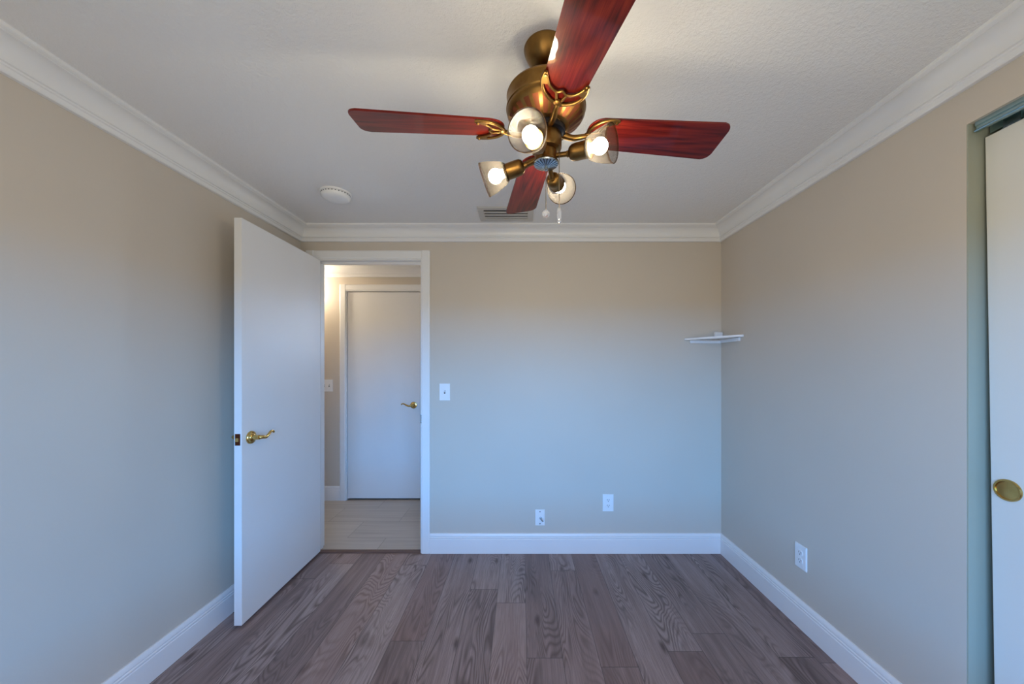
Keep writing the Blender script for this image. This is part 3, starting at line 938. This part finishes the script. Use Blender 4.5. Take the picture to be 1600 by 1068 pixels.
def lamp_head(az, elev, rp, zp, roll_out=0.0):
    """spot head: az = azimuth of the arm, elev = pitch of the lamp, rp/zp = pivot"""
    a = math.radians(az)
    rad = Vector((math.cos(a), math.sin(a), 0))
    piv = ax(zp) + rad * rp
    a2 = math.radians(az + roll_out)
    e_ = math.radians(elev)
    d_ = Vector((math.cos(a2) * math.cos(e_), math.sin(a2) * math.cos(e_), math.sin(e_)))
    b = nb()
    lathe(b, [(0, 0.0), (0.012, 0.0), (0.019, 0.004), (0.0235, 0.012), (0.0245, 0.024), (0.0245, 0.060), (0.0265, 0.063), (0.0265, 0.067), (0.0, 0.068)], piv, d_, 36)
    hd_ = link('lamp_holder', b, M['brass'], fan, smooth=40)
    b = nb()
    tube(b, [ax(1.962) + rad * 0.030, ax(1.962).lerp(ax(zp), 0.6) + rad * (rp * 0.75), piv - d_ * 0.004], [0.0075, 0.0075, 0.0075], 14)
    lathe(b, [(0, -0.008), (0.0095, -0.008), (0.0095, 0.003), (0, 0.003)], piv, d_, 16)
    link('lamp_arm', b, M['brass'], hd_, smooth=40)
    b = nb()
    pr = [(0.0255, 0.056), (0.0300, 0.061)]
    for k in range(17):                       # ribbed bell
        q = k / 16
        rr = 0.033 + 0.0155 * math.sin(q * PI / 2) + 0.0022 * q ** 3 + (0.0005 if k % 2 else 0.0)
        pr.append((rr, 0.066 + 0.063 * q))
    pr += [(0.0518, 0.1305), (0.0524, 0.1325), (0.0512, 0.1340), (0.0492, 0.1330)]
    n_ = len(pr)
    lathe(b, pr, piv, d_, 56, lambda bb, k: 1 if bb >= n_ - 5 else 0)
    sh_ = link('glass_shade', b, [M['shade'], M['shade_rim']], hd_, smooth=60)
    sh_['label'] = 'frosted ribbed glass lamp shade'
    b = nb()
    bp = [(0.0, 0.066), (0.012, 0.066), (0.0135, 0.074)]
    for k in range(9):
        q = math.radians(-52 + 142 * k / 8)
        bp.append((0.0225 * math.cos(q) if k < 8 else 0.0, 0.0955 + 0.0225 * math.sin(q)))
    lathe(b, bp, piv, d_, 20)
    link('bulb', b, M['bulb'], hd_, smooth=60)['label'] = 'lit white bulb'
lamp_head(-18, -5, 0.074, 1.960, -14)     # right
lamp_head(156, -16, 0.074, 1.952, 16)     # left
lamp_head(-108, -14, 0.072, 1.953, 0)     # towards the window
lamp_head(70, 11, 0.074, 1.932, 0)         # towards the far wall

def pull(top, zend, kind):
    top = Vector(top)
    b = nb()
    n = int((top.z - zend) / 0.0042)
    for k in range(n + 1):
        z = top.z - (top.z - zend) * k / n
        lathe(b, [(0, -0.0017), (0.0013, -0.0010), (0.0017, 0), (0.0013, 0.0010), (0, 0.0017)], (top.x, top.y, z), (0, 0, 1), 6)
    tube(b, [top, (top.x, top.y, zend)], 0.0007, 5)
    ch = link('pull_chain', b, M['chain'], fan)
    b = nb()
    if kind == 'ball':
        bmesh.ops.create_icosphere(b, subdivisions=2, radius=0.0125)
        bmesh.ops.translate(b, verts=b.verts[:], vec=(top.x, top.y, zend - 0.0135))
        lathe(b, [(0, 0), (0.003, 0), (0.0035, 0.004), (0, 0.006)], (top.x, top.y, zend - 0.002), (0, 0, 1), 8)
        ob = link('crystal_ball', b, M['crystal'], ch)
        ob['label'] = 'clear crystal ball'
    else:
        lathe(b, [(0, 0.0), (0.004, 0.002), (0.0062, 0.010), (0.0062, 0.034), (0.0045, 0.040), (0.006, 0.044), (0.0045, 0.049), (0, 0.051)], (top.x, top.y, zend), (0, 0, -1), 8)
        ob = link('crystal_pendant', b, M['crystal'], ch)
        ob['label'] = 'long clear crystal pendant'
pull((AX.x, AX.y, 1.922), 1.800, 'ball')
pull((AX.x + 0.038, AX.y - 0.030, 1.982), 1.795, 'pendant')

# ================================================================== hallway lamp (behind the open door)
c = Vector((-2.12, HYF, 2.07))
t_ = thing('wall_lamp', 'warm globe wall lamp in the hallway behind the open door', 'lamp', c)
bm = nb(); lathe(bm, [(0, 0), (0.055, 0), (0.055, 0.012), (0.015, 0.02), (0.012, 0.05), (0.03, 0.055), (0.03, 0.062), (0, 0.062)], c, (0, -1, 0), 28)
link('back_plate', bm, M['brass_light'], t_, smooth=40)
bm = nb()
bmesh.ops.create_uvsphere(bm, u_segments=20, v_segments=12, radius=0.05)
bmesh.ops.translate(bm, verts=bm.verts[:], vec=c + Vector((0, -0.105, 0)))
link('globe', bm, M['hall_bulb'], t_, smooth=60)
